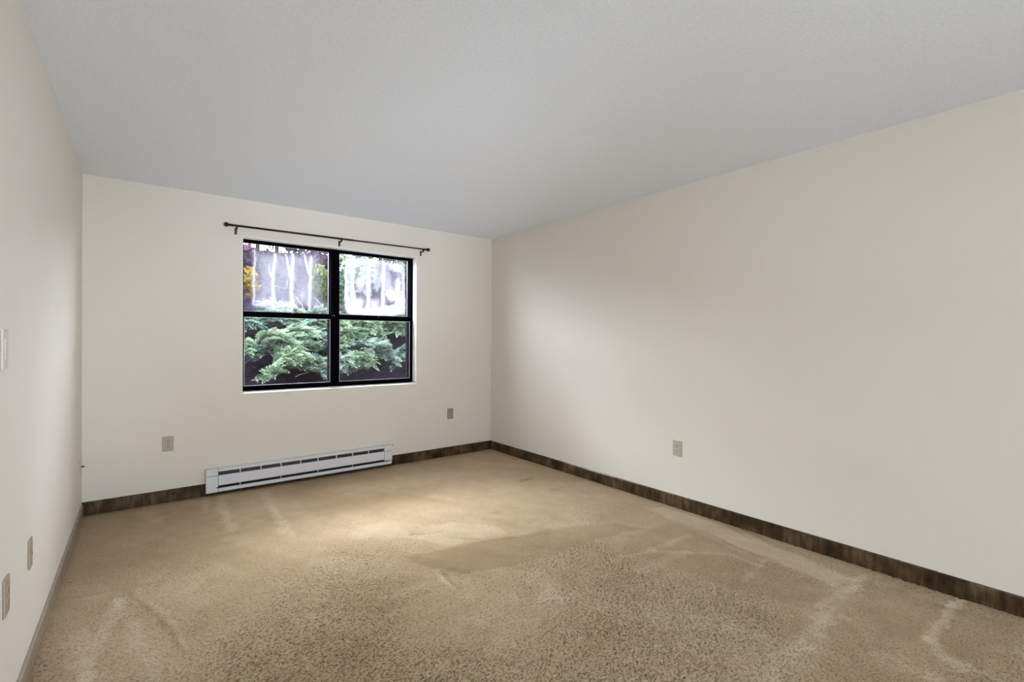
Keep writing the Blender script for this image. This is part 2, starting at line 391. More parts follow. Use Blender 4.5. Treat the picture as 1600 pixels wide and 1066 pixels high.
    # trodden, scuffed dark patches in front
    for (px, py, rx, a_) in [(335, 960, 0.10, -0.10), (600, 950, 0.16, -0.12), (555, 1010, 0.14, -0.10), (950, 985, 0.12, -0.09), (720, 1010, 0.15, -0.06), (880, 940, 0.2, 0.05)]:
        c = on_floor(px, py); d = np.hypot(X - c[0], Y - c[1]) / rx
        mark += a_ * np.exp(-d * d) * (0.6 + 0.8 * fbm(X * 12, Y * 12, 17))
    # darker strip where the carpet meets the walls
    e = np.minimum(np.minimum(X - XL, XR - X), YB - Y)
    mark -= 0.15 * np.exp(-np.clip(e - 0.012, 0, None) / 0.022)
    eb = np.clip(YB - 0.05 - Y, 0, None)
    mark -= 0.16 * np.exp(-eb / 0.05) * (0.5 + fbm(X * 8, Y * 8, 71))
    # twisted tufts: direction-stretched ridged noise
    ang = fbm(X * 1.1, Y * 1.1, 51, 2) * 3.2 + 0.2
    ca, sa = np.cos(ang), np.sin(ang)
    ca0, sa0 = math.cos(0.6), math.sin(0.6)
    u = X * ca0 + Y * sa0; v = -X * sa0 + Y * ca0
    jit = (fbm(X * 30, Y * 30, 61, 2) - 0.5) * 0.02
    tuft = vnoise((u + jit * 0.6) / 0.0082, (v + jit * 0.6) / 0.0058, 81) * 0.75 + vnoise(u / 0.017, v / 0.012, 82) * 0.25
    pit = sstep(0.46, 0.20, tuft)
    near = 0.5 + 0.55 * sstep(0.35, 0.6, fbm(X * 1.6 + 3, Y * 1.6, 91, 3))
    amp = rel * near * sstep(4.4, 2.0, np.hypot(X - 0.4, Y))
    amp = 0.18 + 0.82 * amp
    Z = (fbm(X * 5, Y * 5, 95) - 0.5) * 0.006 + (tuft - 0.5) * 0.0040 * amp - pit * 0.0048 * amp
    Z -= 0.004
    Z = np.where((X <= XL + 0.004) | (X >= XR - 0.004) | (Y >= YB - 0.005) | (Y <= YF + 0.005), -0.03, Z)
    verts = np.stack([X, Y, Z], -1).reshape(-1, 3)
    nx, ny = len(xs), len(ys); I = np.arange(nx * ny).reshape(ny, nx)
    faces = np.stack([I[:-1, :-1], I[:-1, 1:], I[1:, 1:], I[1:, :-1]], -1).reshape(-1, 4)
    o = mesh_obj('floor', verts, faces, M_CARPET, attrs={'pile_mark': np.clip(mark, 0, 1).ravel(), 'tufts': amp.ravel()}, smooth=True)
    tag(o, kind='structure')
build_carpet()

# baseboards: lengths of board butted end to end
HB, TB = 0.092, 0.011
def baseboard(name, axis, cuts, pos, side, h, mat=None):
    root = empty(name, (0, 0, 0)); tag(root, kind='structure')
    for a0, a1 in zip(cuts[:-1], cuts[1:]):
        b = MB(); g = 0.0008
        t0, t1 = sorted((pos, pos + side * TB))
        cap = h + random.uniform(-0.001, 0.001)
        if axis == 'x':
            prof = [(pos, -0.02), (pos + side * TB, -0.02), (pos + side * TB, cap - 0.006), (pos + side * TB * 0.55, cap), (pos, cap)]
            b.prism(prof, 'x', a0 + g, a1 - g)
        else:
            prof = [(pos, -0.02), (pos + side * TB, -0.02), (pos + side * TB, cap - 0.006), (pos + side * TB * 0.55, cap), (pos, cap)]
            b.prism(prof, 'y', a0 + g, a1 - g)
        b.build('board', mat or M_BOARD, root)
baseboard('baseboard_back', 'x', [XL, 1.1, 2.5, XR - TB], YB, -1, HB)
baseboard('baseboard_right', 'y', [YF, 0.6, 1.32, 2.2, 3.3, YB], XR, -1, HB)
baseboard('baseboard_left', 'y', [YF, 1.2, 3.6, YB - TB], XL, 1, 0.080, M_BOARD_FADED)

# ------------------------------------------------------------------ window
# white lining of the opening, with a sloped sill
b = MB(); lt = 0.006; yd = YB + 0.083
b.box(WX0, WX0 + lt, YB - 0.002, yd, WZ0, WZ1); b.box(WX1 - lt, WX1, YB - 0.002, yd, WZ0, WZ1)
b.box(WX0 + lt, WX1 - lt, YB - 0.002, yd, WZ1 - lt, WZ1)
tag(b.build('trim_1', M_REVEAL), kind='structure')
b = MB(); b.prism([(YB - 0.003, WZ0), (YB - 0.003, WZ0 + 0.007), (YB + 0.02, WZ0 + 0.010), (yd, WZ0 + 0.016), (yd, WZ0)], 'x', WX0 + lt, WX1 - lt)
tag(b.build('trim_2', M_REVEAL), kind='structure')

YA, YG1, YG2, YO = YB + 0.083, 4.700, 4.745, 4.79           # frame front, lower glass, upper glass, frame back
FX0, FX1, FZ0, FZ1 = WX0, WX1, WZ0, WZ1
JX0, JX1 = 0.684, 2.243; MX0, MX1 = 1.421, 1.496; JZ0, JZ1 = 0.828, 2.110
b = MB()
b.box(FX0, JX0, YA, YO, FZ0, FZ1); b.box(JX1, FX1, YA, YO, FZ0, FZ1)
b.box(JX0, JX1, YA, YO, FZ0, JZ0); b.box(JX0, JX1, YA, YO, JZ1, FZ1)
b.box(MX0, MX1, YA, YO, JZ0, JZ1)
win = b.build('window_1', M_BLACK); tag(win, kind='structure')
RZ0, RZ1 = 1.452, 1.508                                      # meeting rail

def glass_material(name, foggy, dens=0.5):
    m, nt, out = new_mat(name)
    tr = N(nt, 'ShaderNodeBsdfTransparent'); tr.inputs[0].default_value = (0.93, 0.94, 0.96, 1)
    gl = N(nt, 'ShaderNodeBsdfGlossy', Roughness=0.02)
    fr = N(nt, 'ShaderNodeFresnel', IOR=1.45)
    mx = N(nt, 'ShaderNodeMixShader'); nt.links.new(fr.outputs[0], mx.inputs[0]); nt.links.new(tr.outputs[0], mx.inputs[1]); nt.links.new(gl.outputs[0], mx.inputs[2])
    res = mx
    if foggy:
        at = N(nt, 'ShaderNodeAttribute', attribute_name='fog')
        df = N(nt, 'ShaderNodeBsdfDiffuse'); df.inputs[0].default_value = (0.20, 0.20, 0.235, 1)
        tl = N(nt, 'ShaderNodeBsdfTranslucent'); tl.inputs[0].default_value = (0.20, 0.20, 0.235, 1)
        m2 = N(nt, 'ShaderNodeMixShader'); m2.inputs[0].default_value = 0.55; nt.links.new(df.outputs[0], m2.inputs[1]); nt.links.new(tl.outputs[0], m2.inputs[2])
        m3 = N(nt, 'ShaderNodeMixShader'); sc_ = N(nt, 'ShaderNodeMath', operation='MULTIPLY'); sc_.inputs[1].default_value = dens; nt.links.new(at.outputs['Fac'], sc_.inputs[0]); nt.links.new(sc_.outputs[0], m3.inputs[0]); nt.links.new(mx.outputs[0], m3.inputs[1]); nt.links.new(m2.outputs[0], m3.inputs[2])
        res = m3
    nt.links.new(res.outputs[0], out.inputs[0]); return m
M_GLASS = glass_material('clear_glass', False); M_FOG = glass_material('hazy_glass', True, 0.55); M_FOG2 = glass_material('fogged_glass', True, 0.72)

def frame_mb(x0, x1, z0, z1, y0, y1, wl, wr, wb_, wt):
    b = MB()
    b.box(x0, x0 + wl, y0, y1, z0, z1); b.box(x1 - wr, x1, y0, y1, z0, z1)
    b.box(x0 + wl, x1 - wr, y0, y1, z0, z0 + wb_); b.box(x0 + wl, x1 - wr, y0, y1, z1 - wt, z1)
    return b

def fog_left(px, py):
    """mineral haze and run marks inside the left upper pane (pane seen at 381..514 x 376..489)"""
    f = np.zeros(px.shape)
    ed = np.minimum(np.minimum((px - 390) / 22, (508 - px) / 22), np.minimum((py - 388) / 16, (484 - py) / 10))
    n = fbm(px / 7, py / 11, 3); n2 = fbm(px / 2.2, py / 14, 8)
    f += np.clip(ed, 0, 1) * (0.20 + 0.26 * n + 0.14 * n2)
    f += 0.10 * sstep(384, 376, py) + 0.05
    def run(pts, wd, a_):
        d = line_dist(px + (fbm(px * 0, py / 7, 13) - 0.5) * 4, py, pts)
        return a_ * np.exp(-(d / wd) ** 2) * (0.7 + 0.5 * fbm(px / 3, py / 6, 19))
    f += run([(397.5, 391), (398, 420), (396.5, 445), (397.5, 465), (396, 474)], 2.1, 0.60)
    f += run([(429, 398), (428, 425), (426, 450), (428, 470), (427, 483)], 2.4, 0.85) + run([(421, 416), (423, 428), (427, 438)], 1.2, 0.6)
    f += run([(457, 398), (457, 430), (455, 455), (457, 470), (455, 484)], 2.5, 0.95) + run([(446, 399), (451, 418), (456, 434)], 1.6, 0.8)
    f += run([(485, 402), (486, 430), (484, 455), (484, 470), (483, 484)], 2.2, 0.75) + run([(474, 394), (478, 412), (484, 428)], 1.4, 0.7)
    f += run([(448, 447), (452, 430)], 0.9, 0.4) + run([(430, 447), (444, 451), (455, 448)], 1.0, 0.3)
    for (x, y, r_, a_) in [(405, 472, 9, .25), (418, 476, 10, .22), (445, 476, 9, .2), (470, 462, 10, .16), (500, 478, 10, .25), (440, 420, 14, .12), (478, 410, 8, .15)]:
        f += a_ * np.exp(-(((px - x) / r_) ** 2 + ((py - y) / (r_ * 0.7)) ** 2)) * (0.5 + n2)
    return np.clip(f, 0, 0.97)
def fog_right(px, py):
    """thicker fogging in the right upper pane with clear windows between the runs (531..637 x 393..494)"""
    n = fbm(px / 6, py / 9, 23); n2 = fbm(px / 2.0, py / 9, 28)
    # rounded square patch
    cx, cy = 585.5 , 445.5
    q = np.maximum(np.abs(px - cx) / 47.5, np.abs(py + (px - 585) * -0.06 - cy) / 49.0)
    rr = ((np.abs(px - cx) / 47.5) ** 6 + (np.abs(py - cy) / 49.0) ** 6) ** (1 / 6) + (fbm(px / 5, py / 5, 33) - 0.5) * 0.10
    body = sstep(1.03, 0.95, rr)
    f = body * (0.30 + 0.28 * n + 0.14 * (n2 - 0.5))
    f += body * 0.30 * sstep(0.78, 0.93, rr) * sstep(430, 470, py)
    f += body * 0.18 * sstep(418, 404, py)
    def hole(pts, a_, soft=3.0):
        nonlocal f
        k = sstep(-soft * 0.6, soft, poly_sd(px, py, pts) + (fbm(px / 3, py / 4, 37) - 0.5) * 7)
        f = f * (1 - a_ * k)
    hole([(555, 418), (562, 417), (562, 428), (557, 436), (554, 445), (558, 455), (572, 458), (573, 478), (567, 481), (556, 466), (553, 445)], 0.85)
    hole([(571, 425), (574, 432), (573, 452), (568, 450)], 0.35)
    hole([(580, 416), (583, 416), (583, 450), (590, 455), (597, 440), (597, 478), (590, 480), (579, 465)], 0.85)
    hole([(601, 455), (606, 462), (612, 470), (618, 470), (618, 479), (604, 480), (601, 470)], 0.85)
    hole([(608, 424), (620, 424), (620, 452), (616, 458), (610, 440)], 0.60)
    hole([(600, 412), (618, 409), (618, 416), (602, 418)], 0.35)
    hole([(622, 428), (630, 430), (632, 450), (624, 452)], 0.35)
    hole([(543, 425), (548, 430), (548, 455), (544, 450)], 0.30)
    def run(pts, wd, a_):
        d = line_dist(px + (fbm(px * 0, py / 9, 43) - 0.5) * 3, py, pts)
        return a_ * np.exp(-(d / wd) ** 2)
    f += run([(551, 428), (551, 482)], 2.0, 0.7) + run([(576, 418), (576, 445), (574, 482)], 1.9, 0.85) + run([(600, 412), (599, 440), (597, 480)], 2.0, 0.85)
    f += run([(622, 440), (620, 462), (619, 484)], 3.2, 0.8) + run([(631, 430), (632, 484)], 1.6, 0.45) + run([(541, 405), (541, 470), (546, 484)], 1.4, 0.5)
    f += run([(543, 482), (560, 487), (590, 487), (628, 486)], 3.2, 0.7) + run([(545, 406), (600, 410), (620, 420)], 3.0, 0.35)
    for (x, y, r_, a_) in [(563, 472, 7, .6), (588, 473, 6, .5), (565, 442, 6, .3), (610, 462, 8, .5), (622, 417, 5, .6)]:
        f += a_ * np.exp(-(((px - x) / r_) ** 2 + ((py - y) / (r_ * 1.1)) ** 2))
    f += 0.04 + 0.06 * sstep(398, 394, py)
    return np.clip(f, 0, 0.985)

def pane(parent, x0, x1, z0, z1, y, mat, fogf=None, nx=2, nz=2):
    if fogf is None:
        b = MB(); b.box(x0, x1, y - 0.002, y + 0.002, z0, z1); o = b.build('pane', mat, None)
        o.parent = parent; return o
    xs = np.linspace(x0, x1, nx); zs = np.linspace(z0, z1, nz); X, Z = np.meshgrid(xs, zs)
    # where each pane point appears in the photograph: only used to draw the run marks at their places
    dx, dy, dz = X, np.full(X.shape, y), Z - CAM_Z
    dep = dx * FWD.x + dy * FWD.y + dz * FWD.z
    px = 800 + F_PX * (dx * RT.x + dy * RT.y + dz * RT.z) / dep; py = 533 - F_PX * (dx * UP.x + dy * UP.y + dz * UP.z) / dep
    fg = fogf(px, py)
    n = nx * nz; V = np.concatenate([np.stack([X, np.full(X.shape, y - 0.001), Z], -1).reshape(-1, 3)])
    I = np.arange(n).reshape(nz, nx)
    Fc = np.stack([I[:-1, :-1], I[:-1, 1:], I[1:, 1:], I[1:, :-1]], -1).reshape(-1, 4)
    o = mesh_obj('pane', V, Fc, mat, None, attrs={'fog': fg.ravel()}); o.parent = parent; return o

for side, (x0, x1) in enumerate([(JX0, MX0), (MX1, JX1)]):
    # upper sash, outer track
    us = frame_mb(x0, x1, RZ1 - 0.03, JZ1, YG2 - 0.012, YG2 + 0.02, 0.004, 0.004, 0.03, 0.004).build('upper_sash', M_BLACK); us.parent = win
    bd = frame_mb(x0 + 0.004, x1 - 0.004, RZ1, JZ1 - 0.004, YG2 - 0.010, YG2 - 0.004, 0.0035, 0.0035, 0.0045, 0.0035).build('glazing_bead', M_BEAD); bd.parent = us
    pane(us, x0 + 0.004, x1 - 0.004, RZ1, JZ1 - 0.004, YG2 + 0.002, M_FOG2 if side else M_FOG, fog_right if side else fog_left, 260, 230)
    # lower sash, inner track
    ls = frame_mb(x0, x1, JZ0, RZ1 - 0.004, YA + 0.012, YG1 + 0.012, 0.006, 0.006, 0.030, 0.048).build('lower_sash', M_BLACK); ls.parent = win
    ls['label'] = 'lower sash of the right-hand window' if side else 'lower sash of the left-hand window'
    us['label'] = 'upper sash of right-hand window, heavily fogged glass' if side else 'upper sash of left-hand window, streaked hazy glass'
    bd = frame_mb(x0 + 0.006, x1 - 0.006, JZ0 + 0.030, RZ1 - 0.052, YA + 0.012, YA + 0.018, 0.0035, 0.0035, 0.0035, 0.003).build('glazing_bead', M_BEAD); bd.parent = ls
    pane(ls, x0 + 0.006, x1 - 0.006, JZ0 + 0.030, RZ1 - 0.052, YG1, M_GLASS)
    lk = MB().box((x0 + x1) / 2 + 0.02, (x0 + x1) / 2 + 0.026, YA + 0.006, YA + 0.0125, RZ1 - 0.012, RZ1 - 0.006, 0.001).build('latch_stud', M_STEEL); lk.parent = ls
for dx in (0.0, 0.016):
    s = MB().lathe([(0, 0.004), (0.003, 0.004), (0.004, 0.002)], (MX0 + 0.012 + dx, YA, 1.492), (0, -1, 0), 10).build('screw', M_STEEL); s.parent = win

# ------------------------------------------------------------------ curtain rod
RY = YB - 0.062
def rod():
    zl, zr = 2.199, 2.209
    zz = lambda x: zl + (zr - zl) * (x - 0.55) / 1.81
    root = empty('curtain_rod', (1.455, RY, zz(1.455)))
    tag(root, 'thin dark bronze curtain rod with ball finials above the black window', 'curtain rod')
    MB().tube([(0.575, RY, zz(0.575)), (1.575, RY, zz(1.575))], [0.0085, 0.0085], 14).build('outer_tube', M_ROD, root)
    MB().tube([(1.575, RY, zz(1.575)), (2.335, RY, zz(2.335))], [0.0068, 0.0068], 14).build('inner_tube', M_ROD, root)
    for x, d in ((0.577, -1), (2.332, 1)):
        prof = [(0, 0.0095), (0.006, 0.0105), (0.010, 0.0085), (0.014, 0.0115), (0.017, 0.008), (0.020, 0.0075)]
        for k in range(0, 13):
            a_ = math.pi * (0.13 + 0.87 * k / 12); prof.append((0.038 - 0.0185 * math.cos(a_), 0.0185 * math.sin(a_)))
        MB().lathe(prof, (x, RY, zz(x)), (d, 0, 0), 18).build('finial', M_ROD, root)
    for x in (0.612, 1.466, 2.312):
        z = zz(x)
        b = MB(); b.box(x - 0.009, x + 0.009, YB - 0.004, YB - 0.0005, z - 0.062, z - 0.012, 0.0012)
        b.box(x - 0.005, x + 0.005, RY - 0.002, YB - 0.004, z - 0.030, z - 0.022, 0.001)
        b.box(x - 0.005, x + 0.005, RY - 0.013, RY - 0.009, z - 0.026, z + 0.006, 0.001)
        b.box(x - 0.005, x + 0.005, RY - 0.013, RY + 0.013, z - 0.026, z - 0.0088, 0.001)
        br = b.build('bracket', M_ROD, root)
        for dz in (-0.054, -0.040):
            s = MB().lathe([(0, 0.0035), (0.0015, 0.003)], (x, YB - 0.004, z + dz), (0, -1, 0), 10).build('screw', M_STEEL); s.parent = br
rod()
# small drill hole plug left of the window head
o = MB().lathe([(0, 0.0035), (0.001, 0.003)], (0.606, YB - 0.0004, 2.138), (0, -1, 0), 10).build('wall_screw', M_SLOT, None, (0.606, YB, 2.138))
tag(o, 'tiny dark screw in the wall below the left curtain rod bracket', 'screw')
o = MB().lathe([(0, 0.003), (0.002, 0.0025)], (1.955, YB - 0.0004, 0.235), (0, -1, 0), 10).build('wall_screw', M_SLOT, None, (1.955, YB, 0.235))
tag(o, 'tiny dark nail in the wall above the heater\'s right end', 'screw')

# ------------------------------------------------------------------ baseboard heater
def heater():
    X0, X1 = 0.402, 1.975; y1 = YB - 0.012; yf = YB - 0.066; Z0, Z1 = 0.026, 0.212
    root = empty('baseboard_heater', ((X0 + X1) / 2, YB - 0.04, Z0))
    tag(root, 'long white metal electric baseboard heater on the wall below the window', 'heater')
    c0, c1 = 0.488, 1.893
    MB().box(X0 + 0.004, X1 - 0.004, YB - 0.011, YB - 0.0005, 0.098, Z1 - 0.004).box(X0 + 0.004, X1 - 0.004, y1 - 0.002, y1 - 0.0005, Z0 + 0.004, 0.098).build('back_panel', M_DARK, root)
    # top hood with rolled front edge
    MB().prism([(YB - 0.001, Z1 - 0.003), (YB - 0.001, Z1), (yf + 0.012, Z1), (yf, Z1 - 0.006), (yf, Z1 - 0.022), (yf + 0.003, Z1 - 0.022), (yf + 0.004, Z1 - 0.008), (yf + 0.013, Z1 - 0.003)], 'x', c0, c1).build('top_hood', M_HEAT, root)
    MB().prism([(yf, 0.082), (yf, 0.152), (yf + 0.004, 0.158), (yf + 0.012, 0.158), (yf + 0.012, 0.155), (yf + 0.005, 0.150), (yf + 0.003, 0.085), (yf + 0.010, 0.080), (yf + 0.010, 0.077), (yf + 0.003, 0.077)], 'x', c0, c1).build('front_panel', M_HEAT, root)
    MB().prism([(y1 - 0.002, Z0), (yf + 0.003, Z0), (yf - 0.001, Z0 + 0.004), (yf - 0.001, 0.050), (yf + 0.006, 0.055), (yf + 0.010, 0.053), (yf + 0.003, 0.047), (yf + 0.003, Z0 + 0.005), (y1 - 0.002, Z0 + 0.003)], 'x', c0, X1 - 0.012).build('bottom_lip', M_HEAT, root)
    # heating element: dark tube with fins behind the slots
    el = MB().tube([(c0, YB - 0.036, 0.118), (c1, YB - 0.036, 0.118)], [0.007, 0.007], 8).build('heating_element', M_FIN, root)
    fm = MB()
    for x in np.arange(c0 + 0.03, c1 - 0.02, 0.012): fm.box(x, x + 0.0015, YB - 0.056, YB - 0.016, 0.085, 0.168)
    fo = fm.build('fins', M_FIN, root); fo['kind'] = 'stuff'
    MB().box(c0, c1, yf + 0.016, yf + 0.018, 0.150, 0.188).build('reflector', M_FIN, root)
    for px in (375.5, 408, 439.5, 470, 497, 526, 551, 576):
        x = on_back(px, 730, yf)[0]
        MB().box(x - 0.003, x + 0.003, yf - 0.0005, yf + 0.014, 0.155, 0.191).build('divider', M_HEAT, root)
        if px in (375.5, 439.5, 497, 551): MB().box(x - 0.002, x + 0.002, yf + 0.001, yf + 0.012, 0.058, 0.080).build('divider', M_HEAT, root)
    # end caps: upper cover, main cover and recessed foot groove
    for a0, a1, left in ((X0, c0, True), (c1, X1, False)):
        cb = MB()
        zb = Z0 if left else 0.066
        a0, a1 = (a0, a1 - 0.003) if left else (a0 + 0.003, a1)
        cb.box(a0, a1, yf - 0.0015, YB - 0.0135, 0.1605, Z1 + 0.0005, 0.002)
        cb.box(a0, a1, yf - 0.0015, YB - 0.0135, 0.066, 0.157, 0.002)
        if left: cb.box(a0, a1, yf - 0.0015, YB - 0.0135, Z0, 0.057, 0.002); cb.box(a0 + 0.002, a1 - 0.012, yf + 0.004, YB - 0.0135, 0.056, 0.067)
        cb.build('end_cap', M_HEAT, root)
    MB().box(X1 - 0.020, X1 - 0.004, yf + 0.001, YB - 0.014, 0.030, 0.060, 0.003).build('foot_plug', M_REVEAL, root)
    MB().tube([(X1 + 0.004, yf + 0.02, 0.165), (X1 + 0.006, yf + 0.018, 0.19), (X1 + 0.012, yf + 0.016, 0.216)], [0.0022, 0.002, 0.0025], 6).build('bent_wire', M_FIN, root)
heater()

# ------------------------------------------------------------------ wall plates, built facing -y at the origin then turned to the wall
def plate_thing(name, label, cat, loc, rz, mat, kind, w_=0.072, h_=0.117, mat2=None, group=None):
    """local frame: plate in the xz plane, front towards -y, back at y=0"""
    root = empty(name, loc); root.rotation_euler = (0, 0, rz); tag(root, label, cat, group)
    def add(mb, nm, m_, par=None):
        me = bpy.data.meshes.new(nm); mb.bm.to_mesh(me); mb.bm.free(); me.materials.append(m_)
        o = bpy.data.objects.new(nm, me); COL.objects.link(o); o.parent = par or root; return o
    mat2 = mat2 or mat
    b = MB(); b.box(-w_ / 2, w_ / 2, -0.006, -0.0005, -h_ / 2, h_ / 2, 0.0022, 2); add(b, 'plate', mat)
    scr = lambda x, z, par=None: (add(MB().lathe([(0, 0.0034), (0.0012, 0.0030)], (x, -0.006, z), (0, -1, 0), 10), 'screw', mat2, par),
                                  add(MB().box(x - 0.0027, x + 0.0027, -0.0074, -0.0071, z - 0.0005, z + 0.0005), 'screw_slot', M_SLOT, par))
    if kind == 'duplex':
        for dz in (0.0195, -0.0195):
            pts = []
            for k in range(24):
                a_ = 2 * math.pi * k / 24
                pts.append((0.0172 * math.cos(a_), dz + max(-0.0142, min(0.0142, 0.0172 * math.sin(a_)))))
            r = add(MB().prism(pts, 'y', -0.0085, -0.0055), 'receptacle', mat2)
            add(MB().box(-0.0075, -0.0052, -0.0088, -0.0084, dz - 0.0005, dz + 0.0085), 'slot', M_SLOT, r)
            add(MB().box(0.0052, 0.0078, -0.0088, -0.0084, dz + 0.0005, dz + 0.0080), 'slot', M_SLOT, r)
            add(MB().lathe([(0, 0.0033), (0.0004, 0.0033)], (0, -0.0084, dz - 0.0068), (0, -1, 0), 12), 'slot', M_SLOT, r)
        scr(0, 0)
    elif kind == 'jack':
        add(MB().box(-0.010, 0.010, -0.0085, -0.0055, -0.010, 0.010, 0.001), 'jack_face', mat2)
        add(MB().box(-0.005, 0.005, -0.0088, -0.0084, -0.005, 0.005), 'jack_opening', M_SLOT)
        scr(0, 0.042); scr(0, -0.042)
    elif kind == 'coax':
        add(MB().lathe([(0, 0.0075), (0.003, 0.0075), (0.003, 0.0052), (0.016, 0.0048), (0.016, 0.003), (0.02, 0.003)], (0, -0.0055, 0), (0, -1, 0), 12), 'coax_connector', M_SLOT)
        scr(0, 0.042); scr(0, -0.042)
    elif kind == 'switch':
        add(MB().box(-0.0165, 0.0165, -0.0072, -0.0055, -0.0335, 0.0335, 0.0006), 'switch_bezel', mat2)
        add(MB().prism([(-0.007, -0.031), (-0.0088, -0.031), (-0.0075, 0.0), (-0.0098, 0.031), (-0.007, 0.031)], 'x', -0.0145, 0.0145), 'rocker', mat2)
        scr(0, 0.048); scr(0, -0.048)
    return root
PI = math.pi
plate_thing('wall_outlet', 'tan duplex outlet on window wall, left of the white heater', 'outlet', (0.156, YB, 0.448), 0, M_TAN, 'duplex')
plate_thing('wall_outlet', 'small olive tan outlet on window wall near the far right corner', 'outlet', (2.678, YB, 0.455), 0, M_TAN2, 'duplex')
plate_thing('wall_outlet', 'greyish ivory duplex outlet on the long right wall above brown baseboard', 'outlet', (XR, 2.111, 0.449), -PI / 2, M_IVORY, 'duplex')
plate_thing('wall_outlet', 'brown duplex outlet on left wall cut off by the photo edge', 'outlet', (XL, 2.172, 0.450), PI / 2, M_BROWN, 'duplex', 0.070, 0.118)
plate_thing('phone_plate', 'narrow-looking brown jack plate on left wall, farther from the photo edge', 'wall plate', (XL, 2.580, 0.440), PI / 2, M_BROWN, 'jack', 0.060, 0.112)
plate_thing('cable_plate', 'white cable plate with black stub on left wall by the far corner', 'wall plate', (XL, 4.458, 0.372), PI / 2, M_WHITE, 'coax', 0.072, 0.105)
plate_thing('light_switch', 'off white light switch plate at mid height on left wall', 'switch', (XL, 2.139, 1.232), PI / 2, M_WHITE, 'switch', 0.072, 0.124)

# ------------------------------------------------------------------ outside: planted bank behind the house
BY = [4.6, 5.2, 5.9, 6.6, 7.6, 9.0, 11.0, 12.6, 13.2, 15.0, 22.0]
BZ = [0.30, 0.42, 0.62, 0.98, 1.50, 2.08, 2.84, 3.34, 3.44, 3.36, 3.2]
def bank_z(x, y):
    return np.interp(y, BY, BZ) + (fbm(np.asarray(x) * 0.8 + 9, np.asarray(y) * 0.8, 121, 3) - 0.5) * 0.22 * np.clip((np.asarray(y) - 4.9) / 0.6, 0, 1)
def bank_hit(px, py):
    v = ray(px, py); v = v / v.y
    for y in np.arange(5.0, 16, 0.02):
        if CAM_Z + v.z * y < bank_z(v.x * y, y): return float(v.x * y), float(y), float(bank_z(v.x * y, y))
    return None

EXT = 0.19      # evergreen foliage and wet mulch are dark in themselves
def bank_material():
    m, nt, out = new_mat('dark_mulch')
    b = N(nt, 'ShaderNodeBsdfPrincipled', Roughness=0.95); b.inputs['Specular IOR Level'].default_value = 0.01
    tc = N(nt, 'ShaderNodeTexCoord')
    n = N(nt, 'ShaderNodeTexNoise', Scale=26, Detail=6, Roughness=0.75); nt.links.new(tc.outputs['Object'], n.inputs['Vector'])
    n2 = N(nt, 'ShaderNodeTexNoise', Scale=1.6, Detail=3); nt.links.new(tc.outputs['Object'], n2.inputs['Vector'])
    r = ramp(nt, [(0.3, (0.0005, 0.0003, 0.0013)), (0.55, (0.0020, 0.0011, 0.0042)), (0.75, (0.009, 0.0058, 0.0145))])
    r2 = ramp(nt, [(0.4, (0.9, 0.85, 1.05)), (0.65, (1.5, 1.0, 0.85))])
    nt.links.new(n.outputs['Fac'], r.inputs[0]); nt.links.new(n2.outputs['Fac'], r2.inputs[0])
    mx = N(nt, 'ShaderNodeMix', data_type='RGBA', blend_type='MULTIPLY'); mx.inputs['Factor'].default_value = 1.0
    nt.links.new(r.outputs[0], mx.inputs['A']); nt.links.new(r2.outputs[0], mx.inputs['B'])
    nt.links.new(mx.outputs['Result'], b.inputs['Base Color'])
    bp = N(nt, 'ShaderNodeBump', Strength=0.9, Distance=0.03); nt.links.new(n.outputs['Fac'], bp.inputs['Height']); nt.links.new(bp.outputs[0], b.inputs['Normal'])
    nt.links.new(b.outputs[0], out.inputs[0]); return m
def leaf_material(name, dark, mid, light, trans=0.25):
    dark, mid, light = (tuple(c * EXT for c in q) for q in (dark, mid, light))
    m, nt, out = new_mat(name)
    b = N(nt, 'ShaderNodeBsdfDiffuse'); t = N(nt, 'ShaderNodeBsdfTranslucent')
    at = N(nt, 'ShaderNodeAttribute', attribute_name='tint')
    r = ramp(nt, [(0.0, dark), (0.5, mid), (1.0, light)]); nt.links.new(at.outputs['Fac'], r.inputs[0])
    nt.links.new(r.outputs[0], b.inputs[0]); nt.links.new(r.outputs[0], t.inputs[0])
    mx = N(nt, 'ShaderNodeMixShader'); mx.inputs[0].default_value = trans
    nt.links.new(b.outputs[0], mx.inputs[1]); nt.links.new(t.outputs[0], mx.inputs[2]); nt.links.new(mx.outputs[0], out.inputs[0]); return m
M_BANK = bank_material()
M_JUN = leaf_material('juniper_foliage', (0.024, 0.055, 0.036), (0.15, 0.26, 0.155), (0.76, 0.98, 0.62))
M_JUN2 = leaf_material('blue_green_juniper_foliage', (0.022, 0.050, 0.046), (0.145, 0.245, 0.195), (0.70, 0.92, 0.76))
M_LGREEN = leaf_material('yellow_green_leaves', (0.03, 0.055, 0.015), (0.11, 0.16, 0.04), (0.26, 0.31, 0.10), 0.4)
M_YELLOW = leaf_material('yellow_leaves', (0.09, 0.06, 0.008), (0.28, 0.18, 0.02), (0.42, 0.30, 0.06), 0.4)
M_PURPLE = leaf_material('purple_leaves', (0.02, 0.011, 0.022), (0.065, 0.037, 0.065), (0.17, 0.11, 0.17), 0.3)
M_TREE = leaf_material('grey_green_tree_leaves', (0.04, 0.05, 0.035), (0.12, 0.14, 0.095), (0.26, 0.29, 0.18), 0.35)
M_LITTER = leaf_material('dry_leaf_litter', (0.02, 0.011, 0.011), (0.06, 0.038, 0.034), (0.16, 0.12, 0.11), 0.1)
M_BARK = pbr('grey_brown_bark', (0.016, 0.012, 0.013), 0.9, spec=0.01, noise=0.4, scale=30, bump=0.6, bscale=40, bdist=0.01)
